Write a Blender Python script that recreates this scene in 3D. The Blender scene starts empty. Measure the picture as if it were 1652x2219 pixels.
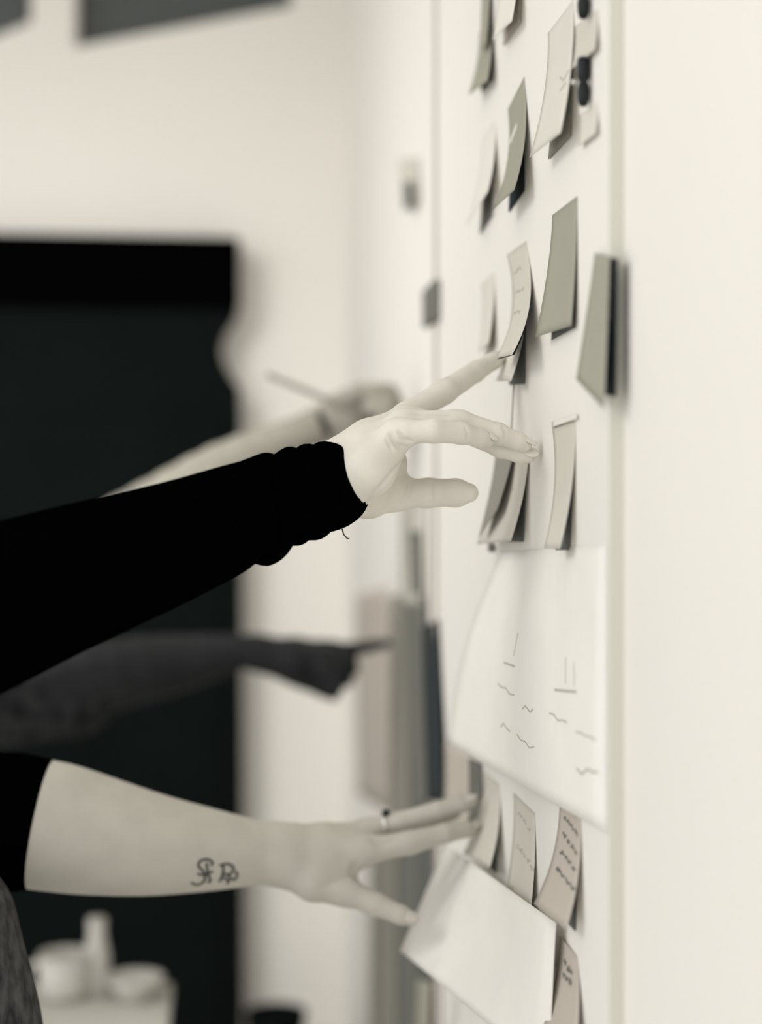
import bpy, bmesh, math, random
import numpy as np
from mathutils import Vector, Matrix
from mathutils.bvhtree import BVHTree
random.seed(4)
C = bpy.context.scene.collection

# ------------------------------------------------------------------ camera
W, H, F = 1652, 2219, 3500.0
CAMZ, YAW = 1.45, math.radians(6.13)
FWD = Vector((math.sin(YAW), math.cos(YAW), 0)); RGT = Vector((math.cos(YAW), -math.sin(YAW), 0))
cd = bpy.data.cameras.new('camera'); cam = bpy.data.objects.new('camera', cd); C.objects.link(cam)
cam.location = (0, 0, CAMZ); cam.rotation_euler = (math.pi/2, 0, -YAW)
cd.sensor_fit = 'HORIZONTAL'; cd.sensor_width = 24; cd.lens = F/W*24
cd.clip_start = 0.05
cd.dof.use_dof = True; cd.dof.focus_distance = 1.20; cd.dof.aperture_fstop = 1.8
bpy.context.scene.camera = cam
# ------------------------------------------------------------------ world, lights, exposure
sc = bpy.context.scene
wd = bpy.data.worlds.new('World'); sc.world = wd; wd.use_nodes = True
bg = wd.node_tree.nodes['Background']; bg.inputs[0].default_value = (1.0, 0.985, 0.965, 1); bg.inputs[1].default_value = 1.04
def area(name, loc, target, sx, sy, power, col=(1, .985, .965)):
    l = bpy.data.lights.new(name, 'AREA'); l.shape = 'RECTANGLE'; l.size = sx; l.size_y = sy; l.energy = power; l.color = col
    o = bpy.data.objects.new(name, l); C.objects.link(o); o.location = loc
    o.rotation_euler = (Vector(target)-Vector(loc)).to_track_quat('-Z', 'Y').to_euler()
    return o
area('window_light', (-1.9, 0.5, 2.45), (0.25, 1.3, 1.3), .8, .6, 12)
area('back_wall_fill', (-0.75, 1.45, 2.62), (0.02, 3.0, 0.7), .7, .5, 5.2).data.spread = math.radians(85)  # unseen fill light added to brighten the back wall
vs = sc.view_settings; vs.view_transform = 'Standard'; vs.look = 'None'; vs.gamma = 1; vs.exposure = 0.2
vs.use_curve_mapping = False

# ------------------------------------------------------------------ helpers
def ray(px, py): return FWD + RGT*((px-W/2)/F) + Vector((0, 0, (H/2-py)/F))
def P(px, py, y):
    d = ray(px, py); t = y/d.y; return Vector((0, 0, CAMZ)) + d*t
def X(px, py, x):
    d = ray(px, py); t = x/d.x; return Vector((0, 0, CAMZ)) + d*t
def mat(name, col, rough=.6, spec=.3, noise=0, nscale=30, bump=0, bscale=200, sss=0, metal=0, stretch=(1, 1, 1)):
    m = bpy.data.materials.new(name); m.use_nodes = True; nt = m.node_tree; b = nt.nodes['Principled BSDF']
    if isinstance(col, (int, float)): col = (col, col*.985, col*.93)
    b.inputs['Base Color'].default_value = (*col, 1); b.inputs['Roughness'].default_value = rough
    b.inputs['Specular IOR Level'].default_value = spec; b.inputs['Metallic'].default_value = metal
    if sss:
        b.inputs['Subsurface Weight'].default_value = sss; b.inputs['Subsurface Radius'].default_value = (.006, .004, .003)
        b.inputs['Subsurface Scale'].default_value = 1
    tc = nt.nodes.new('ShaderNodeTexCoord'); mp = nt.nodes.new('ShaderNodeMapping'); mp.inputs['Scale'].default_value = stretch
    nt.links.new(tc.outputs['Object'], mp.inputs[0])
    if noise:
        n = nt.nodes.new('ShaderNodeTexNoise'); n.inputs['Scale'].default_value = nscale; n.inputs['Detail'].default_value = 4
        nt.links.new(mp.outputs[0], n.inputs[0])
        r = nt.nodes.new('ShaderNodeMapRange'); r.inputs['To Min'].default_value = 1-noise; r.inputs['To Max'].default_value = 1+noise
        r.inputs['From Min'].default_value = .3; r.inputs['From Max'].default_value = .7
        nt.links.new(n.outputs[0], r.inputs[0])
        v = nt.nodes.new('ShaderNodeVectorMath'); v.operation = 'SCALE'; v.inputs[0].default_value = col
        nt.links.new(r.outputs[0], v.inputs['Scale']); nt.links.new(v.outputs[0], b.inputs['Base Color'])
    if bump:
        n = nt.nodes.new('ShaderNodeTexNoise'); n.inputs['Scale'].default_value = bscale; n.inputs['Detail'].default_value = 3
        nt.links.new(mp.outputs[0], n.inputs[0])
        bp = nt.nodes.new('ShaderNodeBump'); bp.inputs['Strength'].default_value = bump; bp.inputs['Distance'].default_value = .002
        nt.links.new(n.outputs[0], bp.inputs['Height']); nt.links.new(bp.outputs[0], b.inputs['Normal'])
    return m
def link(name, me, m, parent=None, smooth=False):
    if isinstance(me, bmesh.types.BMesh):
        bm = me; me = bpy.data.meshes.new(name); bm.to_mesh(me); bm.free()
    if m: me.materials.append(m)
    o = bpy.data.objects.new(name, me); C.objects.link(o)
    if parent: o.parent = parent; o.matrix_parent_inverse = parent.matrix_basis.inverted()
    if smooth:
        for p in me.polygons: p.use_smooth = True
    return o
def tag(o, label=None, cat=None, group=None, kind=None):
    for k, v in (('label', label), ('category', cat), ('group', group), ('kind', kind)):
        if v: o[k] = v
    return o
def empty(name, loc, label, cat, group=None):
    o = bpy.data.objects.new(name, None); C.objects.link(o); o.location = loc; o.empty_display_size = .05
    return tag(o, label, cat, group)
def box(bm, a, b, bevel=0):
    r = bmesh.ops.create_cube(bm, size=1)
    for v in r['verts']: v.co = Vector([a[i] + (b[i]-a[i])*(v.co[i]+.5) for i in range(3)])
    if bevel:
        es = list({e for v in r['verts'] for e in v.link_edges})
        bmesh.ops.bevel(bm, geom=es, offset=bevel, segments=3, profile=.5, affect='EDGES')
    return bm
def boxo(name, a, b, m, parent=None, bevel=0):
    bm = bmesh.new(); box(bm, a, b, bevel); bmesh.ops.recalc_face_normals(bm, faces=bm.faces); return link(name, bm, m, parent)
def prism(pts, off):
    """closed slab: polygon pts extruded by vector off"""
    bm = bmesh.new(); f = [bm.verts.new(p) for p in pts]; g = [bm.verts.new(Vector(p)+off) for p in pts]; n = len(pts)
    bm.faces.new(f); bm.faces.new(g[::-1])
    for i in range(n): bm.faces.new((f[i], g[i], g[(i+1) % n], f[(i+1) % n]))
    bmesh.ops.recalc_face_normals(bm, faces=bm.faces); return bm
def lathe(prof, n=24, c=(0, 0, 0), axis=None):
    bm = bmesh.new(); rings = []
    q = Vector((0, 0, 1)).rotation_difference(Vector(axis).normalized()).to_matrix() if axis else Matrix.Identity(3)
    for r, z in prof:
        rings.append([bm.verts.new(Vector(c)+q@Vector((r*math.cos(2*math.pi*i/n), r*math.sin(2*math.pi*i/n), z))) for i in range(n)])
    for a, b in zip(rings, rings[1:]):
        for i in range(n): bm.faces.new((a[i], a[(i+1) % n], b[(i+1) % n], b[i]))
    bm.faces.new(rings[0][::-1]); bm.faces.new(rings[-1])
    bmesh.ops.recalc_face_normals(bm, faces=bm.faces); return bm
def tube(pts, rad, n=8, bm=None):
    bm = bm or bmesh.new(); rings = []
    for i, p in enumerate(pts):
        t = (Vector(pts[min(i+1, len(pts)-1)])-Vector(pts[max(i-1, 0)])).normalized()
        u = t.orthogonal().normalized() if i == 0 else (u - t*u.dot(t)).normalized()
        v = t.cross(u); r = rad[i] if isinstance(rad, (list, tuple)) else rad
        rings.append([bm.verts.new(Vector(p)+(u*math.cos(2*math.pi*k/n)+v*math.sin(2*math.pi*k/n))*r) for k in range(n)])
    for a, b in zip(rings, rings[1:]):
        for i in range(n): bm.faces.new((a[i], a[(i+1) % n], b[(i+1) % n], b[i]))
    bm.faces.new(rings[0][::-1]); bm.faces.new(rings[-1]); return bm
def catmull(ps, sub):
    ps = np.array(ps, float); out = []
    for i in range(len(ps)-1):
        p0, p1, p2, p3 = ps[max(i-1, 0)], ps[i], ps[i+1], ps[min(i+2, len(ps)-1)]
        for k in range(sub):
            t = k/sub
            out.append(.5*((2*p1)+(-p0+p2)*t+(2*p0-5*p1+4*p2-p3)*t*t+(-p0+3*p1-3*p2+p3)*t**3))
    out.append(ps[-1]); return np.array(out)

# ---- signed-distance modelling of hands: smooth unions, meshed with surface nets
def smin(a, b, k):
    h = np.clip(.5+.5*(b-a)/k, 0, 1); return b*(1-h)+a*h-k*h*(1-h)
def smooth(pts, sub=3):
    a = catmull([[*p, r_] for p, r_ in pts], sub); return [(Vector(v[:3]), float(v[3])) for v in a]
def sd_chain(G, pts, k=.004):
    """pts = [(Vector, radius)...] tapered capsules in a row"""
    d = None
    for (a, ra), (b, rb) in zip(pts, pts[1:]):
        a_ = np.array(a, np.float32); ba = np.array(b, np.float32)-a_; L = float((ba*ba).sum())+1e-12
        t = ((G[0]-a_[0])*ba[0]+(G[1]-a_[1])*ba[1]+(G[2]-a_[2])*ba[2])/L; np.clip(t, 0, 1, out=t)
        e = np.sqrt((G[0]-a_[0]-ba[0]*t)**2+(G[1]-a_[1]-ba[1]*t)**2+(G[2]-a_[2]-ba[2]*t)**2)-(ra+(rb-ra)*t)
        d = e if d is None else smin(d, e, k)
    return d
def surface_nets(D, lo, h):
    nx, ny, nz = D.shape; ins = D < 0
    cx = np.zeros((nx-1, ny-1, nz-1), np.int8)
    corners = [(i, j, k) for i in (0, 1) for j in (0, 1) for k in (0, 1)]
    for i, j, k in corners: cx += ins[i:nx-1+i, j:ny-1+j, k:nz-1+k]
    idx = np.argwhere((cx > 0) & (cx < 8)); vid = -np.ones(cx.shape, np.int64); vid[tuple(idx.T)] = np.arange(len(idx))
    pos = np.zeros((len(idx), 3)); cnt = np.zeros(len(idx))
    for a in corners:
        for ax in range(3):
            if a[ax]: continue
            b = list(a); b[ax] = 1
            da = D[idx[:, 0]+a[0], idx[:, 1]+a[1], idx[:, 2]+a[2]]; db = D[idx[:, 0]+b[0], idx[:, 1]+b[1], idx[:, 2]+b[2]]
            c = (da < 0) != (db < 0); t = np.where(c, da/np.where(c, da-db, 1), 0)
            p = np.array(a, float)[None].repeat(len(idx), 0); p[:, ax] += t
            pos[c] += p[c]; cnt += c
    pos = (pos/cnt[:, None]+idx)*h+lo
    faces = []
    for ax in range(3):
        o1, o2 = (ax+1) % 3, (ax+2) % 3
        sl = [slice(None)]*3; sl[ax] = slice(0, -1); A = ins[tuple(sl)]; sl[ax] = slice(1, None); B = ins[tuple(sl)]
        e = np.argwhere(A != B); e = e[(e[:, o1] > 0) & (e[:, o2] > 0) & (e[:, o1] < D.shape[o1]-1) & (e[:, o2] < D.shape[o2]-1)]
        fl = A[tuple(e.T)]; q = []
        for d1, d2 in ((1, 1), (0, 1), (0, 0), (1, 0)):
            c = e.copy(); c[:, o1] -= d1; c[:, o2] -= d2; q.append(vid[tuple(c.T)])
        q = np.stack(q, 1); q[~fl] = q[~fl][:, ::-1]; faces.append(q)
    return pos, np.concatenate(faces)
def sdf_body(name, core, limbs, h, m, parent, kcore=.012, klimb=.008, creases=()):
    """core: chains blended together; limbs: chains blended with the core but not with each other"""
    allp = [p for ch in core+limbs for p in ch]
    lo = np.min([np.array(p)-r for p, r in allp], 0)-4*h; hi = np.max([np.array(p)+r for p, r in allp], 0)+4*h
    n = np.ceil((hi-lo)/h).astype(int)+1
    G = np.meshgrid(*[(lo[i]+h*np.arange(n[i])).astype(np.float32) for i in range(3)], indexing='ij', sparse=True)
    G = [np.broadcast_to(g, n) for g in G]
    base = None
    for ch in core:
        d = sd_chain(G, ch, .006); base = d if base is None else smin(base, d, kcore)
    out = base
    for ch in limbs: out = np.minimum(out, smin(base, sd_chain(G, ch, .003), klimb))
    for ch in creases: out = -smin(-out, sd_chain(G, ch, .001), .002)
    pos, q = surface_nets(out.astype(np.float64), lo, h)
    me = bpy.data.meshes.new(name); me.from_pydata(pos.tolist(), [], q.tolist()); me.update()
    o = link(name, me, m, parent, True)
    return o
def nail(parent, base, tip, up, width, m=None):
    """thin curved plate on the finger tip; base, tip: points on the finger's skin"""
    base, tip, up = Vector(base), Vector(tip), Vector(up).normalized(); d = tip-base; s = d.cross(up).normalized()
    bm = bmesh.new(); top = []; nu, nv = 8, 6
    for j in range(nv+1):
        v = j/nv; wv = width*(1-.55*max(0, v-.55)**1.3*2)*(.8+.2*min(1, v*4)); row = []
        for i in range(nu+1):
            u = i/nu*2-1; row.append(base+d*v*(1-.1*u*u*(v > .5))+s*u*wv/2+up*(-(u*u)*width*.16))
        top.append(row)
    T = [[bm.verts.new(p) for p in r] for r in top]; B = [[bm.verts.new(p-up*.0006) for p in r] for r in top]
    for j in range(nv):
        for i in range(nu):
            bm.faces.new((T[j][i], T[j][i+1], T[j+1][i+1], T[j+1][i])); bm.faces.new((B[j][i], B[j+1][i], B[j+1][i+1], B[j][i+1]))
    for j in range(nv):
        bm.faces.new((T[j][0], T[j+1][0], B[j+1][0], B[j][0])); bm.faces.new((T[j][nu], B[j][nu], B[j+1][nu], T[j+1][nu]))
    for i in range(nu):
        bm.faces.new((T[0][i], B[0][i], B[0][i+1], T[0][i+1])); bm.faces.new((T[nv][i], T[nv][i+1], B[nv][i+1], B[nv][i]))
    bmesh.ops.recalc_face_normals(bm, faces=bm.faces)
    o = link('fingernail', bm, m or M['nail'], parent, True); return o
def loft(name, st, m, parent, n=40, sub=5, depth=.85, wrinkle=0, seed=0, bulge=0, closed_end=.75, tail=1):
    """garment tube through stations (top px, bottom px, y): rings follow the silhouette; real thickness in depth"""
    S = catmull([list(s)+([depth] if len(s) == 5 else []) for s in st], sub)
    rng = random.Random(seed); ph = [(rng.random()*6.28, rng.randint(2, 5), rng.uniform(.5, 1.2)) for _ in range(6)]
    bm = bmesh.new(); rings = []; cs = []
    for i, s in enumerate(S):
        a, b = P(s[0], s[1], s[4]), P(s[2], s[3], s[4]); cs.append((a, b, s[5]))
    cen = [(a+b)/2 for a, b, _ in cs]
    for i, (a, b, dp) in enumerate(cs):
        ax = (cen[min(i+1, len(cen)-1)]-cen[max(i-1, 0)]).normalized(); u = (a-b)/2; w = ax.cross(u).normalized()*u.length*dp
        if w.y > 0: w = -w
        ring = []
        for k in range(n):
            t = 2*math.pi*k/n; wr = 1
            if wrinkle: wr += wrinkle*sum(math.sin(f*t+p+i*q*.5) for p, f, q in ph)/6*abs(math.sin(t))
            ring.append(cen[i]+u*math.cos(t)*1+w*math.sin(t)*wr+ax*bulge*max(0, math.sin(t)))
        rings.append(ring)
    if closed_end:   # turn the hem inwards so the cloth has a thickness
        last = rings[-1]; c = cen[-1]; ax = (cen[-1]-cen[-3]).normalized()
        rings.append([c+(p-c)*.94+ax*.002 for p in last]); rings.append([c+(p-c)*closed_end-ax*.004 for p in last]); rings.append([c+(p-c)*closed_end*.97-ax*.03 for p in last])
    V = [[bm.verts.new(p) for p in r] for r in rings]
    for a, b in zip(V, V[1:]):
        for k in range(n): bm.faces.new((a[k], a[(k+1) % n], b[(k+1) % n], b[k]))
    bm.faces.new(V[0][::-1]); bm.faces.new(V[-1])
    bmesh.ops.recalc_face_normals(bm, faces=bm.faces)
    return link(name, bm, m, parent, True)

# ------------------------------------------------------------------ materials
M = {}
M['wall'] = mat('wall_paint', (.82, .795, .745), .9, .1, .012, 3, .05, 60)
M['ceiling'] = mat('ceiling_paint', (.80, .785, .74), .9, .1, .01, 3)
M['floor'] = mat('floor_carpet', (.55, .54, .50), .95, .1, .1, 90, .3, 400)
M['board'] = mat('board_enamel', (.84, .815, .765), .55, .15, .008, 4)
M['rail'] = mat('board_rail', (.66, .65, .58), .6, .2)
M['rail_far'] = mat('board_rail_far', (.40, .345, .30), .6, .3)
M['black'] = mat('cabinet_black', (.0042, .0062, .0062), .7, .03, .15, 5)
M['blacker'] = mat('cabinet_fascia', (.0010, .0010, .0010), .8, .0)
M['cloth_black'] = mat('black_jersey', (.0006, .0006, .0006), 1, 0, .1, 300)
M['cloth_grey'] = mat('grey_melange', (.028, .030, .031), 1, .05, .6, 60, .3, 300)
M['denim'] = mat('grey_denim', (.055, .055, .055), 1, .05, .6, 140, .4, 500, stretch=(1, 1, .35))
M['skin'] = mat('skin_fair', (.72, .69, .62), .55, .25, .05, 40, .12, 500, .12)
M['skin_b'] = mat('skin_medium', (.46, .44, .39), .55, .25, .05, 35, .1, 400, .1)
M['skin_c'] = mat('skin_back', (.31, .295, .25), .6, .2, .05, 35)
M['skin_d'] = mat('skin_dark', (.017, .0195, .0205), .6, .2, .1, 35)
M['nail'] = mat('nail', (.74, .70, .64), .2, .6)
M['nail_b'] = mat('nail_medium', (.50, .48, .43), .3, .4)
M['ink'] = mat('ink', (.05, .055, .055), .8, .1)
M['ink_pale'] = mat('ink_pale', (.50, .49, .44), .8, .1)
M['tattoo'] = mat('tattoo_ink', (.045, .05, .05), .7, .1)
M['metal'] = mat('steel', (.7, .7, .68), .25, .5, metal=1)
M['plastic_black'] = mat('plastic_black', (.006, .009, .010), .5, .3)
M['glass_dark'] = mat('window_pane', (.085, .095, .095), .25, .4)
M['white'] = mat('white_laminate', (.62, .60, .55), .5, .3)
M['china'] = mat('china', (.66, .64, .59), .3, .5)
def paper(col, nm='note_paper'):
    return mat(nm, col, .85, .1, .02, 25, .04, 300)
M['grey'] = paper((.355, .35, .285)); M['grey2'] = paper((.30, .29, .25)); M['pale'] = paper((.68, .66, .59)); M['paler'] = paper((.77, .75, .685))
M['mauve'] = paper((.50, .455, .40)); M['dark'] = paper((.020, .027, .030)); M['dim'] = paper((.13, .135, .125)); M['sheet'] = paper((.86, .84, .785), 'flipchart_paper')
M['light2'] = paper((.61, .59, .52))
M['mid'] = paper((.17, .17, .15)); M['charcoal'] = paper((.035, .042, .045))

# ------------------------------------------------------------------ setting
WX, BX, BACK = .258, .250, 3.0
def struct(o): o['kind'] = 'structure'; return o
struct(boxo('floor', (-2.6, -1.2, -.06), (WX+.1, BACK+.1, 0), M['floor']))
struct(boxo('ceiling', (-2.6, 0.4, 2.7), (WX+.1, BACK+.1, 2.78), M['ceiling']))
struct(boxo('wall_right', (WX, -.4, 0), (WX+.1, BACK+.1, 2.7), M['wall']))
# back wall with two high openings
def back(px, py): return P(px, py, BACK)
zt = 2.7
wins = [((-330, -95), (70, -95), (70, 46), (-330, 215)), ((160, -95), (640, -95), (640, 12), (160, 102))]
xs = [-2.6] + [back(p, 0).x for p in (-330, 70, 160, 640)] + [WX]
bm = bmesh.new()
def slab(pts):
    pts = [Vector((p[0], BACK, p[1])) for p in pts]
    f = [bm.verts.new(p) for p in pts]; g = [bm.verts.new(p+Vector((0, .1, 0))) for p in pts]; n = len(pts)
    bm.faces.new(f); bm.faces.new(g[::-1])
    for i in range(n): bm.faces.new((f[i], g[i], g[(i+1) % n], f[(i+1) % n]))
def bxz(px, py): v = back(px, py); return (v.x, v.z)
slab([(xs[0], 0), (xs[1], 0), (xs[1], zt), (xs[0], zt)])
slab([(xs[2], 0), (xs[3], 0), (xs[3], zt), (xs[2], zt)])
slab([(xs[4], 0), (xs[5], 0), (xs[5], zt), (xs[4], zt)])
for w_, a, b in ((wins[0], 1, 2), (wins[1], 3, 4)):
    slab([(xs[a], 0), (xs[b], 0), bxz(*w_[2]), bxz(*w_[3])])
    t0 = bxz(*w_[0])[1]; slab([(xs[a], t0), (xs[b], t0), (xs[b], zt), (xs[a], zt)])
bmesh.ops.recalc_face_normals(bm, faces=bm.faces); struct(link('wall_back', bm, M['wall']))
for n_, w_ in enumerate(wins):
    q = [back(*p) for p in w_]
    pane = struct(link('window_%d' % (n_+1), prism([p+Vector((0, .06, 0)) for p in q], Vector((0, .012, 0))), M['glass_dark']))
    bm = bmesh.new()
    for i in range(4):
        a, b = q[i]+Vector((0, .04, 0)), q[(i+1) % 4]+Vector((0, .04, 0)); tube([a, b], .008, 4, bm)
    link('window_frame', bm, M['wall'], pane)

struct(boxo('baseboard_back', (-2.6, BACK-.012, 0), (WX, BACK, .08), M['wall']))
# ------------------------------------------------------------------ whiteboard
board = empty('whiteboard', (BX, 1.36, .75), 'white board on the right wall covered with sticky notes and paper sheets', 'board')
boxo('panel', (BX, .989, .77), (WX, 1.748, 2.18), M['board'], board)
boxo('frame_rail', (BX-.0005, .985, .75), (WX, .989, 2.2), M['rail'], board, .0005)
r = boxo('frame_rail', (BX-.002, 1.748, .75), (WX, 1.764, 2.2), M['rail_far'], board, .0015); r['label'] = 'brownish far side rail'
boxo('frame_rail', (BX-.002, .989, 2.18), (WX, 1.748, 2.2), M['rail'], board, .0015)
boxo('frame_rail', (BX-.002, .989, .75), (WX, 1.748, .77), M['rail'], board, .0015)

# ------------------------------------------------------------------ sheets and notes on the board
def sheet(name, c, m, label, cat, group=None, surf=BX, power=1.8, nu=8, nv=14, thick=.00025, marks=(), side=0, mark_mat='ink', wave=0):
    """c = TL,TR,BR,BL as (px,py,lift off the surface in metres). Hangs from its top edge and curls away lower down."""
    q = [X(p[0], p[1], surf-p[2]) for p in c]; lf = [p[2] for p in c]
    def pt(u, v, off=0):
        top = q[0].lerp(q[1], u); bot = q[3].lerp(q[2], u); p = top.lerp(bot, v)
        lt = lf[0]*(1-u)+lf[1]*u; lb = lf[3]*(1-u)+lf[2]*u
        e = power*(1+side*(u-.5))
        lift = lt+(lb-lt)*v**e+wave*math.sin(v*math.pi)*(1-u)
        return Vector((surf-lift-off, p.y, p.z))
    bm = bmesh.new()
    A = [[bm.verts.new(pt(i/nu, j/nv, thick)) for i in range(nu+1)] for j in range(nv+1)]
    B = [[bm.verts.new(pt(i/nu, j/nv, 0)) for i in range(nu+1)] for j in range(nv+1)]
    for j in range(nv):
        for i in range(nu):
            bm.faces.new((A[j][i], A[j][i+1], A[j+1][i+1], A[j+1][i])); bm.faces.new((B[j][i], B[j+1][i], B[j+1][i+1], B[j][i+1]))
    for j in range(nv):
        bm.faces.new((A[j][0], A[j+1][0], B[j+1][0], B[j][0])); bm.faces.new((A[j][nu], B[j][nu], B[j+1][nu], A[j+1][nu]))
    for i in range(nu):
        bm.faces.new((A[0][i], B[0][i], B[0][i+1], A[0][i+1])); bm.faces.new((A[nv][i], A[nv][i+1], B[nv][i+1], B[nv][i]))
    bmesh.ops.recalc_face_normals(bm, faces=bm.faces)
    o = link(name, bm, M[m], None, True); tag(o, label, cat, group)
    if marks:
        bm = bmesh.new()
        for st in marks:       # polylines in (u, v)
            pts = [pt(u, v, thick+.0001) for u, v in st[1:]]; w = st[0]
            for a, b in zip(pts, pts[1:]):
                d = (b-a); n_ = Vector((1, 0, 0)); s = d.cross(n_).normalized()*w/2; e = d.normalized()*w*.3
                bx = [a-s-e, a+s-e, b+s+e, b-s+e]; up = Vector((-.0003, 0, 0))
                f = [bm.verts.new(p) for p in bx]; g = [bm.verts.new(p+up) for p in bx]
                bm.faces.new(f); bm.faces.new(g[::-1])
                for i in range(4): bm.faces.new((f[i], g[i], g[(i+1) % 4], f[(i+1) % 4]))
        bmesh.ops.recalc_face_normals(bm, faces=bm.faces)
        mk = link('handwriting', bm, M[mark_mat], None); mk.parent = o; mk['kind'] = 'stuff'
    return o
def scrawl(u0, u1, v, n, amp, w=.0008, seed=0, slope=0):
    r = random.Random(seed); out = []
    x = u0
    while x < u1:
        L = r.uniform(.06, .16); k = [w]
        for i in range(5):
            k.append((x+L*i/4, v+slope*(x-u0)+r.uniform(-amp, amp)))
        out.append(k); x += L+r.uniform(.03, .07)
    return out
GN = 'sticky notes on the whiteboard'
def note(c, m, label, **k): return sheet('sticky_note', c, m, label, 'sticky note', GN, **k)

# top left cluster
note([(1044, -60, 0), (1066, -105, 0), (1054, 98, .008), (1040, 110, .009)], 'grey', 'grey note cut by the top edge of the photo, above the small note backed by painted shade', power=1.3)
note([(1040, 70, .002), (1066, 60, .002), (1057, 176, .009), (1016, 206, .014)], 'grey', 'small grey note at top far side of the board, under the cut-off grey note', marks=scrawl(.2, .8, .6, 3, .03, seed=1), mark_mat='ink_pale')
note([(1050, 70, 0), (1068, 55, 0), (1066, 172, .001), (1043, 201, .001)], 'dark', 'black painted shade lying flat behind the small grey note at top')  # shade under the lifted grey note, painted as a black sheet
note([(1074, -100, 0), (1128, -180, 0), (1110, 46, .012), (1068, 88, .014)], 'paler', 'pale note cut by the top edge with grey painted shadow behind it')
note([(1085, -80, 0), (1129, -150, 0), (1128, 50, .001), (1092, 100, .001)], 'mauve', 'mauve-grey painted shadow lying flat behind the pale cut-off note at top')  # the pale note's shadow put into a mauve-grey sheet
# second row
note([(1102, 236, 0), (1137, 166, 0), (1115, 412, .017), (1069, 455, .021)], 'grey', 'grey note with a white slash, black painted shade behind it, in the second column', power=2.2,
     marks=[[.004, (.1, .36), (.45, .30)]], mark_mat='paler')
note([(1106, 300, 0), (1137, 250, 0), (1136, 414, .001), (1103, 460, .001)], 'dark', 'black painted shade lying flat behind the grey note with the white slash')  # black colour stands for the shade in the gap under the note
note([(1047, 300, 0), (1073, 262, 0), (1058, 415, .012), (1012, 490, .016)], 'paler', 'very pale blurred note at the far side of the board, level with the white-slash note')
note([(1050, 340, 0), (1070, 310, 0), (1066, 470, .001), (1040, 508, .001)], 'mid', 'dark grey painted shadow lying flat behind the very pale far note')  # shadow of the far pale note painted on a flat sheet
# top right cluster
note([(1188, 72, 0), (1243, 0, 0), (1216, 288, .014), (1148, 342, .018)], 'pale', 'large pale note under the upper black clip at top right', marks=[[.0012, (.62, .50), (.78, .56), (.95, .52)], [.001, (.7, .62), (.9, .60)]], mark_mat='ink_pale')
note([(1205, 120, 0), (1242, 70, 0), (1237, 296, .001), (1189, 346, .001)], 'grey2', 'grey painted shadow band lying flat behind the large pale note at top right')  # cast shadow band of the large pale note, painted grey
note([(1246, 58, 0), (1296, 20, 0), (1290, 108, .004), (1240, 150, .005)], 'light2', 'pale scrap of note between the two black clips at top right')
note([(1256, 250, 0), (1296, 222, 0), (1292, 290, .003), (1254, 318, .004)], 'pale', 'small pale note below the lower black clip')
# third row
note([(1198, 466, 0), (1252, 425, 0), (1239, 706, .005), (1161, 731, .012)], 'grey', 'smooth plain mid-grey note, sharpest on the board, third column', power=1.6)
note([(1206, 520, 0), (1250, 490, 0), (1247, 710, .0006), (1196, 737, .0006)], 'dim', 'dark painted shadow peeping out behind the smooth plain mid-grey note')  # shadow wedge and lower strip of the grey note, painted dark
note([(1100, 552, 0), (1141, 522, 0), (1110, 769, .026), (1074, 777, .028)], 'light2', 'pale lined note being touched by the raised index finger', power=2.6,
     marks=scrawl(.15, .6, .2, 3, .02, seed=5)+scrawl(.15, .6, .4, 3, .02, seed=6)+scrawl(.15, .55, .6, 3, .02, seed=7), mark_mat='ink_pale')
note([(1112, 560, 0), (1142, 540, 0), (1115, 769, .021), (1079, 779, .023)], 'dark', 'black painted shade directly behind the touched pale note', power=2.6)  # black sheet painted for the shade behind the touched note
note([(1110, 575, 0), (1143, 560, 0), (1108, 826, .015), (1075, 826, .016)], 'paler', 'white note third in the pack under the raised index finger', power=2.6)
note([(1112, 640, 0), (1142, 600, 0), (1137, 832, .001), (1104, 834, .001)], 'dim', 'dark grey painted shadow lowest in the pack under the raised index finger')  # shadow of the white note on the board, put into dark colour
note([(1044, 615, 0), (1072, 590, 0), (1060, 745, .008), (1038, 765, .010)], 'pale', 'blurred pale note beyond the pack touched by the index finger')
note([(1048, 650, 0), (1073, 640, 0), (1072, 755, .0006), (1052, 775, .0006)], 'mauve', 'mauve painted shadow lying flat behind the blurred pale far note')  # brownish shadow of the blurred note painted as a sheet
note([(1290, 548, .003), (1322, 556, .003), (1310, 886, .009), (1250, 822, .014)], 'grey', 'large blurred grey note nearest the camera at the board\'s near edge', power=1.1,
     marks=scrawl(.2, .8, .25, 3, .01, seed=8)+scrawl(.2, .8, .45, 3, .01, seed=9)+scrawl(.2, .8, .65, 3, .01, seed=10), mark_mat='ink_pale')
note([(1305, 556, 0), (1340, 560, 0), (1336, 860, .001), (1290, 850, .001)], 'charcoal', 'charcoal painted shade lying flat behind the nearest blurred grey note')  # shaded gap under the nearest note, painted charcoal
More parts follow.
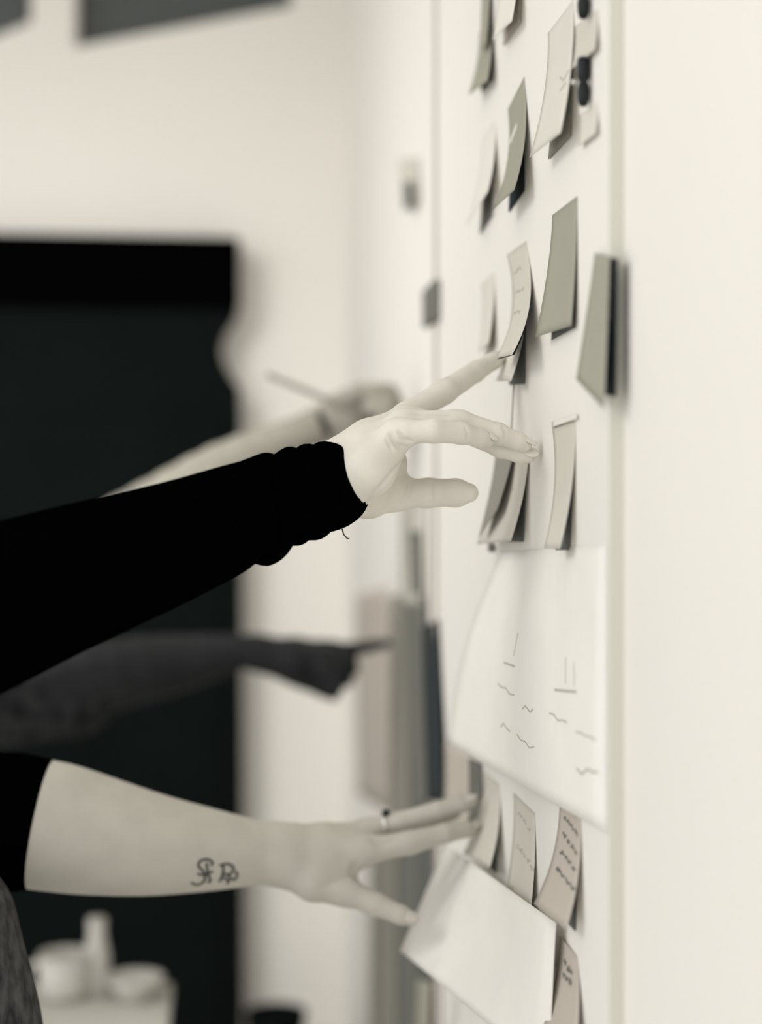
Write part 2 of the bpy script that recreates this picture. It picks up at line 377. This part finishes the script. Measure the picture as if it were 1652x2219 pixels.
# row under the hand
note([(1090, 985, .002), (1147, 968, .001), (1108, 1172, .014), (1034, 1180, .018)], 'light2', 'pale note hanging just below the lower fingertips', marks=scrawl(.1, .6, .45, 3, .05, .001, seed=11), mark_mat='ink_pale')
note([(1074, 985, .005), (1114, 972, .004), (1078, 1105, .016), (1038, 1165, .023)], 'grey2', 'grey painted hand shadow over the far side of the pale note under the fingertips', power=1.3)  # hand's shadow on the pale note, painted as a grey sheet
mg = link('board_magnet', lathe([(.0005, -.003), (.003, -.003), (.0042, -.002), (.0042, .001), (.0036, .002), (.0005, .002)], 20, X(1064, 1186, BX-.004), (-1, 0, 0)), M['mid'], None, True)
tag(mg, 'small round dark magnet at the foot of the pale note under the fingertips', 'magnet')
note([(1110, 1010, 0), (1144, 1000, 0), (1135, 1174, .0006), (1104, 1174, .0006)], 'dim', 'dark painted shade showing as a wedge behind the note under the fingertips')  # dark sheet painted for the shade under the lifted edge
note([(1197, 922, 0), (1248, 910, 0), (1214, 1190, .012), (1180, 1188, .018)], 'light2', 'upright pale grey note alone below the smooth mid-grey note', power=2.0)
note([(1215, 960, 0), (1246, 950, 0), (1235, 1192, .0008), (1205, 1192, .0008)], 'dim', 'dark painted shade showing as a wedge behind the upright pale grey note')  # shade under the curled upright note given as dark colour
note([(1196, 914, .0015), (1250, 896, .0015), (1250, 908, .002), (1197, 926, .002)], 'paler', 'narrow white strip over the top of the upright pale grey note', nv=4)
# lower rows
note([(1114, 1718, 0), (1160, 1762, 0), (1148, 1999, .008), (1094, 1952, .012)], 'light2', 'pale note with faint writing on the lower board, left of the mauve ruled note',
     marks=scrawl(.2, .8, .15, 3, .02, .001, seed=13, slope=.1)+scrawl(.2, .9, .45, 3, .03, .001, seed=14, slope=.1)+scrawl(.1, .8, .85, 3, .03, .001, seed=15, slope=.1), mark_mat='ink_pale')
note([(1125, 1800, 0), (1159, 1820, 0), (1150, 2003, .0006), (1138, 1990, .0006)], 'mauve', 'mauve painted shadow showing as a sliver behind the faintly written pale note')  # thin shadow along the note's edge, painted mauve
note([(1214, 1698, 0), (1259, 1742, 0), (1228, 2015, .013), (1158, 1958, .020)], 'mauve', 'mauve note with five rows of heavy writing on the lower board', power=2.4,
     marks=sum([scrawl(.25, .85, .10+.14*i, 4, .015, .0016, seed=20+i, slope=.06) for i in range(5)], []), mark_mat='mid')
note([(1225, 1780, 0), (1256, 1800, 0), (1247, 2018, .0008), (1222, 1990, .0008)], 'dim', 'dark painted shade showing as a wedge behind the mauve written note')  # wedge of shade under the written note painted dark
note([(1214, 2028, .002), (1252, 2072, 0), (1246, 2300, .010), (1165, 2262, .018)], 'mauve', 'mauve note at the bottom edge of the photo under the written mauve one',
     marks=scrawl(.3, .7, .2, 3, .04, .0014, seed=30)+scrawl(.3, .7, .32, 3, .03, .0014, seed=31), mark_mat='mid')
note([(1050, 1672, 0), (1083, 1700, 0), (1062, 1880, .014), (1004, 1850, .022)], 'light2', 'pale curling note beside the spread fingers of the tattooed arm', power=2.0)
note([(1058, 1720, 0), (1082, 1735, 0), (1076, 1893, .0006), (1060, 1880, .0006)], 'dim', 'dark painted shade showing as a wedge behind the curling note by the spread fingers')  # painted shade between the curling note and the board
note([(1016, 1640, .002), (1044, 1655, .001), (1043, 1765, .003), (1015, 1780, .004)], 'mid', 'dark grey note just above the fingertips of the tattooed arm\'s hand')
note([(964, 1610, .004), (1017, 1642, .003), (1016, 1790, .004), (962, 1790, .008)], 'mauve', 'light brownish note at the board\'s far edge below the flipchart sheet')
# flipchart sheets
big = sheet('paper_sheet', [(1085, 1196, .001), (1316, 1180, .0003), (1316, 1806, .0004), (972, 1612, .026)], 'sheet', 'large white flipchart sheet with faint writing, curling at its far lower corner', 'paper sheet', None, wave=.010, power=1.3, nu=14, nv=18, side=.3,
     marks=[[.0006, (.42, .36), (.42, .46)], [.0016, (.36, .500), (.44, .505)], [.0006, (.77, .42), (.78, .52)], [.0006, (.82, .43), (.83, .52)], [.0018, (.72, .555), (.84, .540)]]
     + scrawl(.70, .95, .66, 3, .012, .001, 41, .15)+scrawl(.34, .60, .62, 3, .02, .001, 42, .3)+scrawl(.40, .66, .78, 3, .02, .001, 43, .28)+scrawl(.86, .95, .82, 2, .02, .0014, 44), mark_mat='ink_pale')
sheet('paper_sheet', [(965, 1828, .024), (1206, 2000, .008), (1190, 2330, .012), (868, 2060, .075)], 'sheet', 'white sheet with its corner lifted toward the room under the tattooed arm\'s hand', 'paper sheet', power=.95, nu=12, nv=14, side=-.2)
sheet('paper_sheet', [(1000, 2050, .003), (1222, 2100, .002), (1205, 2500, .004), (958, 2420, .010)], 'sheet', 'white sheet hanging lowest, below the lifted corner sheet', 'paper sheet', power=.9)
# cord-like thread hanging from the pack of notes
th = link('thread', tube([X(1114, 832, BX-.004), X(1112, 870, BX-.006), X(1109, 930, BX-.004)], .0007, 6), M['mauve'], None, True)
tag(th, 'thin light brown thread hanging from the pack of notes behind the fingers', 'thread')
# black clips at the top right
def clip(px, y0, y1, label):
    a, b = X(px, y0, BX-.005), X(px, y1, BX-.005); root = empty('board_clip', b, label, 'clip', 'black clips at the top of the board')
    L = (a-b).length; c = (a+b)/2
    prof = [(.0005, 0), (.0028, L*.03), (.0040, L*.15), (.0043, L*.33), (.0034, L*.46), (.0026, L*.5), (.0038, L*.54), (.0044, L*.62), (.0044, L*.9), (.0036, L*.97), (.001, L)]
    link('jaw', lathe(prof, 20, b), M['plastic_black'], root, True)
    link('spring', lathe([(.0001, -.002), (.0014, -.0015), (.002, 0), (.0014, .0015), (.0001, .002)], 12, c+Vector((-.0065, 0, -.0005))), M['metal'], root, True)
    return root
clip(1265, -62, 42, 'black clip cut by the top edge of the photo at top right')
clip(1265, 122, 232, 'lower black clip with a small silver ball at top right')

# ------------------------------------------------------------------ papers on the wall beyond the board
GS = 'paper strips on the wall beyond the board'
def strip(c, m, label, **k): return sheet('paper_strip', c, m, label, 'paper strip', GS, surf=WX, **k)
strip([(915, 1360, .006), (950, 1342, .010), (962, 1735, .014), (925, 1735, .010)], 'charcoal', 'charcoal strip beside the board\'s far edge above the spread fingers', power=.8)
strip([(880, 1300, .002), (922, 1292, .004), (925, 1800, .004), (885, 1800, .002)], 'mid', 'dark grey strip just beyond the charcoal strip')
strip([(845, 1292, .001), (880, 1286, .001), (884, 1850, .002), (846, 1850, .001)], 'grey2', 'mid grey strip beyond the dark grey strip, behind the pointing fingertip')
strip([(772, 1290, 0), (844, 1270, 0), (845, 1760, .001), (776, 1720, .0)], 'mauve', 'wide light mauve sheet on the far wall just past the pointing finger')
strip([(868, 1090, .001), (925, 1085, .002), (922, 1310, .004), (872, 1310, .002)], 'light2', 'pale strip on the far wall below the thumb')
strip([(888, 1150, .003), (910, 1150, .004), (912, 1290, .006), (892, 1285, .004)], 'mid', 'narrow dark strip lying on the pale strip below the thumb')
strip([(802, 1790, .001), (858, 1800, .002), (856, 2400, .002), (800, 2400, .001)], 'grey2', 'mid grey strip low on the far wall under the thumb of the tattooed arm')
strip([(858, 1800, .002), (905, 1810, .004), (900, 2420, .004), (858, 2420, .002)], 'mid', 'dark grey strip low on the wall behind the lifted paper corner')
strip([(905, 1740, .004), (958, 1740, .008), (960, 2440, .008), (902, 2440, .004)], 'dim', 'nearly black strip low on the wall at the board\'s far edge')
strip([(905, 2120, .010), (935, 2130, .012), (925, 2460, .012), (895, 2460, .010)], 'grey', 'short light grey strip at the bottom over the nearly black strip')
strip([(868, 345, .001), (905, 340, .002), (903, 440, .006), (872, 450, .004)], 'light2', 'small blurred note high on the far wall')
strip([(874, 395, .007), (892, 393, .008), (892, 450, .009), (876, 450, .009)], 'mid', 'tiny dark tag on the small blurred note high on the far wall')
tg = boxo('board_magnet', tuple(X(940, 690, BX-.008)), tuple(X(926, 630, BX-.003)+Vector((.003, .004, 0))), M['mid'], None, .001)
tag(tg, 'small dark magnet on the far side rail of the board', 'magnet')

# ------------------------------------------------------------------ black cabinet on the back wall
def pz(px, py, y): v = P(px, py, y); return v.x, v.z
CY = 2.93
cab = empty('black_cabinet', (-.5, CY+.03, 0), 'tall shallow black cabinet filling the left background behind the arms', 'cabinet')
x1 = P(520, 1100, CY).x; zc = lambda py: P(300, py, CY).z
pts = [(x1-1.15, zc(668)), (x1-.006, zc(668)), (x1, zc(655)), (x1, zc(520)), (x1-.006, zc(512)), (x1-1.15, zc(512))]
link('top_fascia', prism([Vector((a, CY-.012, b)) for a, b in pts], Vector((0, .08, 0))), M['blacker'], cab)
pts = [(x1-1.15, .06)]+[(x1+.008, .06), (x1+.002, zc(900)), (x1, zc(836))]
for k in range(9):
    t = math.pi*k/8; pts.append((x1-.003-.030*math.sin(t), zc(836)+(zc(676)-zc(836))*k/8))
pts += [(x1-.006, zc(668)), (x1-1.15, zc(668))]
link('body', prism([Vector((a, CY, b)) for a, b in pts], Vector((0, .068, 0))), M['black'], cab)
boxo('plinth', (x1-1.13, CY+.02, 0), (x1-.01, CY+.06, .06), M['blacker'], cab)
for k in range(2):
    boxo('door', (x1-1.14+k*.56, CY-.006, .1), (x1-1.14+k*.56+.545, CY+.0, zc(700) if k == 0 else zc(905)), M['black'], cab, .002)

# ------------------------------------------------------------------ white table with crockery, bottom left
TY = 2.30
zt_ = P(200, 2146, TY).z
tb = empty('side_table', (P(150, 2146, TY).x, TY-.15, 0), 'white table at the lower left with crockery on it', 'table')
xa, xb = P(-320, 0, TY).x, P(372, 0, TY).x
boxo('tabletop', (xa, TY-.36, zt_-.022), (xb, TY+.03, zt_), M['white'], tb, .004)
for lx in (xa+.04, xb-.04):
    for ly in (TY-.33, TY): boxo('leg', (lx-.015, ly-.015, 0), (lx+.015, ly+.015, zt_-.022), M['white'], tb, .003)
def cup(px, r, h, label, nm='mug', y=TY-.03, handle=True, prof=None):
    b = P(px, 1500, y); b.z = zt_; root = empty(nm, b, label, nm)
    prof = prof or [(r*.7, 0), (r*.95, h*.08), (r, h*.3), (r, h), (r*.92, h), (r*.92, h*.12), (.001, h*.10)]
    bm = bmesh.new(); bm.free(); link('bowl' if handle else 'body', lathe(prof, 28, b), M['china'], root, True)
    if handle: link('handle', tube([b+Vector((-r*.9-.022*math.sin(t), -.004, h*.5+h*.32*math.cos(t))) for t in [math.pi*k/8 for k in range(9)]], .004, 8), M['china'], root, True)
    return root
cup(140, .036, .062, 'squat white mug on the white table at lower left')
cup(210, .018, .108, 'tall slim white bottle beside the squat mug', 'bottle', TY-.02, False, [(.015, 0), (.018, .004), (.018, .055), (.014, .075), (.012, .085), (.013, .106), (.002, .108)])
b = P(292, 1500, TY-.05); b.z = zt_; bw = empty('bowl', b, 'low white bowl at the right end of the white table', 'bowl')
link('body', lathe([(.018, 0), (.02, .004), (.036, .022), (.041, .032), (.038, .032), (.03, .016), (.001, .008)], 28, b), M['china'], bw, True)
# black pail at the foot of the back wall
b = P(598, 2150, 2.65); zb = P(600, 2204, 2.62).z
pl = empty('waste_bin', (b.x, 2.65, 0), 'black bin standing by the back wall at the bottom of the photo', 'bin')
link('body', lathe([(.038, 0), (.042, .01), (.048, zb-.02), (.051, zb), (.047, zb), (.043, zb-.15), (.001, zb-.16)], 28, (b.x, 2.65, 0)), M['black'], pl, True)

# ------------------------------------------------------------------ people
PV = lambda L: [(P(a, b, y), r) for a, b, y, r in L]
# 1. front person: black sleeve, right hand with raised index finger
p1 = empty('person', (P(-300, 1300, 1.1).x, 1.1, 0), 'person in a black long-sleeved top reaching right hand out to the notes, index finger raised', 'person')
core = [PV([(-380, 1420, 1.08, .045), (40, 1300, 1.11, .042), (400, 1150, 1.14, .034), (640, 1075, 1.175, .025), (728, 1040, 1.19, .0235)]),
        PV([(720, 1008, 1.20, .0165), (800, 955, 1.215, .0155), (884, 905, 1.23, .0095)]),
        PV([(725, 1020, 1.195, .019), (800, 965, 1.20, .0165), (880, 912, 1.215, .0100)]),
        PV([(730, 1035, 1.19, .020), (800, 985, 1.185, .018), (874, 922, 1.190, .0105)]),
        PV([(737, 1065, 1.185, .020), (800, 1015, 1.17, .0195), (862, 945, 1.168, .0115)]),
        PV([(745, 1082, 1.195, .015), (800, 1082, 1.215, .0135), (862, 1071, 1.228, .0112)]),
        PV([(790, 1050, 1.21, .016), (846, 1000, 1.228, .0115), (851, 1060, 1.234, .0125)])]
limbs = [PV([(860, 938, 1.167, .0100), (880, 936, 1.163, .0086), (940, 934, 1.157, .0085), (1000, 939, 1.165, .0078), (1040, 949, 1.173, .0066), (1056, 955, 1.178, .0052)]),
         PV([(872, 918, 1.190, .0098), (985, 913, 1.186, .0084), (1000, 915, 1.186, .0086), (1080, 940, 1.187, .0079), (1122, 956, 1.190, .0069), (1138, 964, 1.191, .0054)]),
         PV([(880, 908, 1.215, .0098), (985, 925, 1.215, .0086), (1085, 968, 1.206, .0082), (1130, 984, 1.200, .0071), (1146, 988, 1.198, .0055)]),
         PV([(884, 900, 1.230, .0104), (950, 857, 1.247, .0092), (965, 848, 1.25, .0095), (1030, 806, 1.275, .0082), (1070, 782, 1.288, .0067), (1088, 774, 1.294, .0048)]),
         PV([(850, 1071, 1.226, .0112), (918, 1069, 1.228, .0106), (930, 1068, 1.228, .0110), (990, 1068, 1.220, .0106), (1016, 1068, 1.217, .0075)])]
hand1 = sdf_body('body', core, limbs, .0013, M['skin'], p1, kcore=.009)
def on(obj_bvh, px, py):
    d = ray(px, py).normalized(); h = obj_bvh.ray_cast(Vector((0, 0, CAMZ)), d); return h
def bvh(o):
    me = o.data; return BVHTree.FromPolygons([v.co for v in me.vertices], [p.vertices[:] for p in me.polygons])
UP = Vector((0, 0, 1))
def crease(o, strokes):
    """press skin folds into the mesh along strokes (radius m, depth m, pixel points)"""
    bv = bvh(o); me = o.data; n = len(me.vertices); co = np.empty(n*3); me.vertices.foreach_get('co', co); co = co.reshape(-1, 3)
    no = np.empty(n*3); me.vertices.foreach_get('normal', no); no = no.reshape(-1, 3); dis = np.zeros(n)
    for rad, dep, pts in strokes:
        L = []
        cc = catmull(pts, 10)
        for i, (a, b) in enumerate(cc):
            h = on(bv, a, b)
            if h[0]: L.append((np.array(h[0]), 1.6*math.sin(math.pi*(i+.6)/(len(cc)+.2))**.5))
        for p, wt in L:
            d2 = ((co-p)**2).sum(1); k = d2 < rad*rad
            dis[k] = np.maximum(dis[k], dep*wt*(1-d2[k]/rad**2)**2)
    co -= no*dis[:, None]; me.vertices.foreach_set('co', co.ravel()); me.update()
crease(hand1, [(.0038, .0026, [(846, 940), (856, 958), (868, 968), (882, 972)]), (.0030, .0018, [(864, 936), (876, 952), (890, 958)]), (.0026, .0012, [(838, 950), (850, 972)]),
    (.0030, .0014, [(884, 985), (860, 1012), (830, 1048), (785, 1098)]), (.0024, .0010, [(884, 1042), (877, 1070), (873, 1096)]), (.0022, .0008, [(893, 1042), (888, 1070), (886, 1094)]),
    (.0022, .0009, [(938, 1040), (936, 1068), (938, 1094)]), (.0026, .0010, [(890, 897), (930, 900), (980, 903)]), (.0022, .0007, [(1008, 925), (1014, 940), (1012, 955)]), (.0022, .0007, [(1090, 922), (1096, 940), (1092, 955)])])
def tipnail(parent, a, b, r, up, w, over=.2, m=None):
    """nail lying on the outside of the last bone a->b"""
    d = (b-a); dn = d.normalized(); up = (up-dn*up.dot(dn)).normalized(); L = .011
    e = b+dn*r*over
    return nail(parent, e-dn*L+up*(r*1.12), e+up*(r*.95), up, w, m)
T = limbs
tipnail(p1, T[0][-2][0], T[0][-1][0], .0062, Vector((.25, -.75, .8)), .0085, over=1.1)
tipnail(p1, T[1][-2][0], T[1][-1][0], .0062, Vector((.5, -.5, .8)), .0095, over=1.2)
tipnail(p1, T[2][-2][0], T[2][-1][0], .0062, Vector((.5, -.75, .3)), .0095, over=1.3)
tipnail(p1, T[3][-2][0], T[3][-1][0], .0056, Vector((-.3, -.2, 1)), .0095, over=1.3)
sl = loft('sleeve', [(-420, 1230, -360, 1660, 1.08), (-150, 1170, -120, 1560, 1.09), (0, 1128, 30, 1490, 1.10), (160, 1089, 215, 1395, 1.11), (345, 1047, 405, 1305, 1.13),
     (480, 1010, 520, 1243, 1.15), (522, 999, 553, 1222, 1.155), (545, 990, 580, 1227, 1.16), (572, 981, 606, 1214, 1.162), (592, 986, 622, 1186, 1.165), (622, 968, 650, 1182, 1.17),
     (640, 972, 664, 1172, 1.172), (658, 962, 690, 1170, 1.175), (676, 964, 700, 1158, 1.178), (692, 957, 735, 1148, 1.18), (703, 962, 756, 1136, 1.185), (711, 974, 762, 1124, 1.19)],
     M['cloth_black'], p1, bulge=.004, sub=4, depth=.8, wrinkle=.02, closed_end=.86)
sl['label'] = 'black long sleeve bunched at the cuff'
tl = link('loose_thread', tube([P(742, 1146, 1.18), P(745, 1158, 1.178), P(752, 1166, 1.177), P(757, 1168, 1.177)], .0005, 6), M['ink'], p1)

# 2. tattooed arm, left hand with fingers spread
p4 = empty('person', (P(-300, 1700, 1.4).x-.1, 1.4, 0), 'person in a black short-sleeved top, tattooed forearm, fingers spread on the lower notes', 'person')
y4 = 1.40
core = [PV([(-300, 1690, y4-.02, .050), (-60, 1770, y4-.01, .051), (90, 1786, y4, .0525), (200, 1808, y4, .0485), (330, 1830, y4, .041), (460, 1842, y4+.005, .0325), (560, 1848, y4+.01, .0250), (620, 1850, y4+.01, .0225)]),
        PV([(600, 1838, y4+.015, .0185), (700, 1822, y4+.02, .0150), (800, 1802, y4+.03, .0105)]),
        PV([(610, 1852, y4+.01, .020), (700, 1850, y4+.01, .0195), (785, 1842, y4+.005, .0140)]),
        PV([(600, 1838, y4+.03, .017), (790, 1802, y4+.05, .0100)]),
        PV([(600, 1850, y4+.03, .017), (780, 1812, y4+.066, .0095)]),
        PV([(610, 1870, y4+.005, .0170), (680, 1910, y4-.002, .0165), (745, 1930, y4-.004, .0125)]),
        PV([(690, 1885, y4+.005, .015), (742, 1885, y4+.005, .011)])]
core[0] = smooth(core[0], 4)
limbs = [PV([(785, 1845, y4+.004, .0125), (875, 1829, y4+.003, .0100), (890, 1826, y4+.003, .0102), (965, 1806, y4+.006, .0086), (1012, 1797, y4+.012, .0070), (1030, 1795, y4+.014, .0050)]),
         PV([(800, 1800, y4+.030, .0105), (865, 1783, y4+.028, .0094), (950, 1757, y4+.024, .0086), (1000, 1742, y4+.022, .0074), (1024, 1736, y4+.02, .0052)]),
         PV([(790, 1802, y4+.050, .0100), (860, 1790, y4+.052, .0090), (930, 1775, y4+.05, .0080), (985, 1762, y4+.046, .0062)]),
         PV([(780, 1812, y4+.066, .0090), (840, 1808, y4+.070, .0078), (895, 1800, y4+.070, .0068), (935, 1795, y4+.068, .0052)]),
         PV([(740, 1928, y4-.004, .0120), (805, 1956, y4-.012, .0098), (815, 1960, y4-.013, .0100), (870, 1983, y4-.02, .0082), (892, 1992, y4-.022, .0060)])]
arm4 = sdf_body('body', core, limbs, .0024, M['skin_b'], p4)
crease(arm4, [(.0045, .0016, [(770, 1872), (764, 1890), (774, 1908)]), (.004, .0012, [(806, 1822), (830, 1828), (870, 1812)]), (.004, .001, [(690, 1925), (740, 1905), (770, 1890)])])
tipnail(p4, limbs[4][-2][0], limbs[4][-1][0], .0072, Vector((.3, -.9, .35)), .011, over=.8, m=M['nail_b'])
tipnail(p4, limbs[0][-2][0], limbs[0][-1][0], .0056, Vector((0, -.5, .9)), .009, over=1.0, m=M['nail_b'])
tipnail(p4, limbs[1][-2][0], limbs[1][-1][0], .0058, Vector((0, -.5, .9)), .009, over=1.0, m=M['nail_b'])
loft('sleeve', [(-420, 1480, -420, 1860, y4-.02), (-200, 1560, -210, 1900, y4-.015), (-40, 1622, -60, 1922, y4-.01), (56, 1634, 12, 1930, y4-.005), (112, 1646, 62, 1926, y4)], M['cloth_black'], p4, bulge=-.018, depth=.97, closed_end=.98, sub=4, n=72)
bv = bvh(arm4)
S_ = [[(415, 1912), (425, 1917), (440, 1912), (445, 1898), (438, 1885), (430, 1876), (434, 1866), (448, 1862), (460, 1868), (458, 1876)], [(428, 1893), (440, 1896), (452, 1892), (462, 1888)], [(448, 1870), (450, 1890), (456, 1908), (450, 1912)],
      [(476, 1910), (482, 1896), (484, 1880), (480, 1872)], [(476, 1876), (490, 1872), (503, 1876), (506, 1886), (498, 1894), (484, 1894)], [(492, 1894), (500, 1902), (508, 1906), (514, 1898), (512, 1888)], [(484, 1902), (496, 1908), (492, 1914)]]
bm = bmesh.new()
for st in S_:
    cc = catmull(st, 5); ps = []
    for a, b in cc:
        h = on(bv, a, b)
        if h[0]: ps.append(h[0]+h[1]*.0001)
    if len(ps) > 1: tube(ps, .0011, 6, bm)
o = link('tattoo', bm, M['tattoo'], p4, True); o['label'] = 'small dark lettering-like tattoo on the inner forearm'
mp = PV([(826, 1782, y4+.030, 0)])[0][0]; dr = (limbs[1][1][0]-limbs[1][0][0]).normalized()
bm = lathe([(.0104, -.0012), (.0113, -.0012), (.0113, .0012), (.0104, .0012)], 28, limbs[1][0][0].lerp(limbs[1][1][0], .55), dr)
link('finger_ring', bm, M['metal'], p4, True)
bm = lathe([(.0005, -.0028), (.003, -.002), (.0035, 0), (.003, .002), (.0005, .0028)], 12, limbs[1][0][0].lerp(limbs[1][1][0], .55)+Vector((0, -.002, .0125)))
link('ring_stone', bm, M['plastic_black'], p4, True)
tr = loft('trousers', [(-150, 1840, -330, 1900, 1.30), (0, 1905, -260, 2000, 1.30), (50, 2040, -260, 2100, 1.30), (98, 2250, -220, 2300, 1.30), (130, 2600, -180, 2640, 1.3)], M['denim'], p4, closed_end=.9, depth=.8, wrinkle=.05)
tr['label'] = 'grey speckled cloth at the hip'

# 3. dark pointing arm further away
p3 = empty('person', (P(-300, 1700, 2.1).x, 2.1, 0), 'person in a grey marled top, dark arm pointing at the far wall behind the others', 'person')
y3 = 2.16
core = [PV([(-350, 1640, y3-.05, .056), (60, 1510, y3-.03, .052), (250, 1462, y3-.02, .047), (400, 1435, y3, .036), (520, 1413, y3, .0225), (565, 1415, y3, .0215)]),
        PV([(560, 1408, y3+.01, .018), (640, 1412, y3+.01, .019), (715, 1410, y3+.01, .0135)]),
        PV([(560, 1418, y3, .018), (640, 1432, y3-.01, .021), (712, 1428, y3-.012, .0150)]),
        PV([(570, 1430, y3, .015), (640, 1455, y3, .018), (690, 1468, y3, .0160)])]
core[0] = smooth(core[0], 3)
limbs = [PV([(710, 1410, y3+.01, .0130), (762, 1407, y3+.01, .0095), (805, 1400, y3+.008, .0080), (840, 1394, y3+.008, .0062)]),
         PV([(712, 1426, y3-.006, .0135), (758, 1425, y3-.006, .0105), (762, 1452, y3-.004, .0092), (730, 1458, y3, .0085)]),
         PV([(710, 1440, y3-.022, .0130), (752, 1446, y3-.024, .0100), (750, 1475, y3-.02, .0090), (718, 1476, y3-.014, .0080)]),
         PV([(700, 1455, y3-.036, .0115), (735, 1468, y3-.038, .0092), (730, 1494, y3-.034, .0082), (705, 1490, y3-.03, .0075)]),
         PV([(600, 1445, y3+.01, .013), (660, 1474, y3+.01, .0125), (700, 1495, y3+.006, .0100), (724, 1508, y3+.002, .0075)])]
sdf_body('body', core, limbs, .0032, M['skin_d'], p3)
loft('sleeve', [(-400, 1480, -400, 1820, y3-.05), (-120, 1440, -120, 1660, y3-.04), (60, 1428, 60, 1612, y3-.03), (150, 1425, 175, 1598, y3-.025), (205, 1420, 235, 1570, y3-.02)], M['cloth_grey'], p3, closed_end=.9, depth=1.0, wrinkle=.08, sub=4)

# 4. furthest arm with wristband and pen
p2 = empty('person', (P(-300, 1300, 1.95).x, 1.95, 0), 'person mostly hidden behind the black sleeve, pale forearm, wristband and closed hand with a pen', 'person')
y2 = 1.98
core = [PV([(-100, 1330, y2, .046), (150, 1215, y2, .043), (330, 1108, y2, .037), (480, 1015, y2, .030), (620, 955, y2, .024), (690, 925, y2, .0195)]),
        PV([(690, 918, y2, .019), (760, 886, y2, .022), (815, 862, y2, .017)]),
        PV([(690, 925, y2+.01, .018), (760, 900, y2, .024), (820, 885, y2-.002, .018)]), PV([(695, 930, y2, .015), (765, 922, y2, .020), (815, 905, y2, .016)])]
core[0] = smooth(core[0], 3)
limbs = [PV([(805, 856, y2-.018, .0130), (838, 850, y2-.018, .0108), (852, 872, y2-.016, .0095), (825, 890, y2-.02, .0085)]),
         PV([(810, 874, y2-.030, .0125), (842, 870, y2-.034, .0102), (850, 892, y2-.032, .0092), (822, 902, y2-.032, .0085)]),
         PV([(805, 892, y2-.036, .0115), (838, 892, y2-.042, .0094), (840, 912, y2-.040, .0085), (815, 915, y2-.038, .0080)]),
         PV([(805, 860, y2+.012, .0130), (845, 850, y2+.012, .0105), (858, 872, y2+.012, .0092), (835, 885, y2+.006, .0085)]),
         PV([(730, 875, y2-.012, .0130), (775, 852, y2-.026, .0115), (815, 848, y2-.030, .0100), (835, 862, y2-.032, .0080)])]
sdf_body('body', core, limbs, .0032, M['skin_c'], p2)
a, b = P(690, 925, y2), P(760, 893, y2); d = (b-a).normalized()
link('wristband', lathe([(.0205, -.004), (.0235, -.004), (.0238, .004), (.0215, .004)], 28, a+d*.006, d), M['plastic_black'], p2, True)
loft('sleeve', [(-420, 1320, -400, 1620, y2), (-150, 1240, -120, 1450, y2), (60, 1160, 100, 1340, y2), (130, 1125, 175, 1300, y2)], M['cloth_grey'], p2, closed_end=.9, sub=4)
pa, pb = P(578, 811, y2-.05), P(792, 900, y2-.045); d = (pb-pa).normalized(); L = (pb-pa).length
pen = empty('pen', pa, 'slim grey pen sticking back out of the furthest closed hand', 'pen')
link('barrel', lathe([(.0032, 0), (.0036, .002), (.0038, L*.6), (.0038, L)], 16, pa, d), M['grey2'], pen, True)
link('tip', lathe([(.0038, L), (.0026, L+.01), (.0006, L+.018)], 16, pa, d), M['plastic_black'], pen, True)
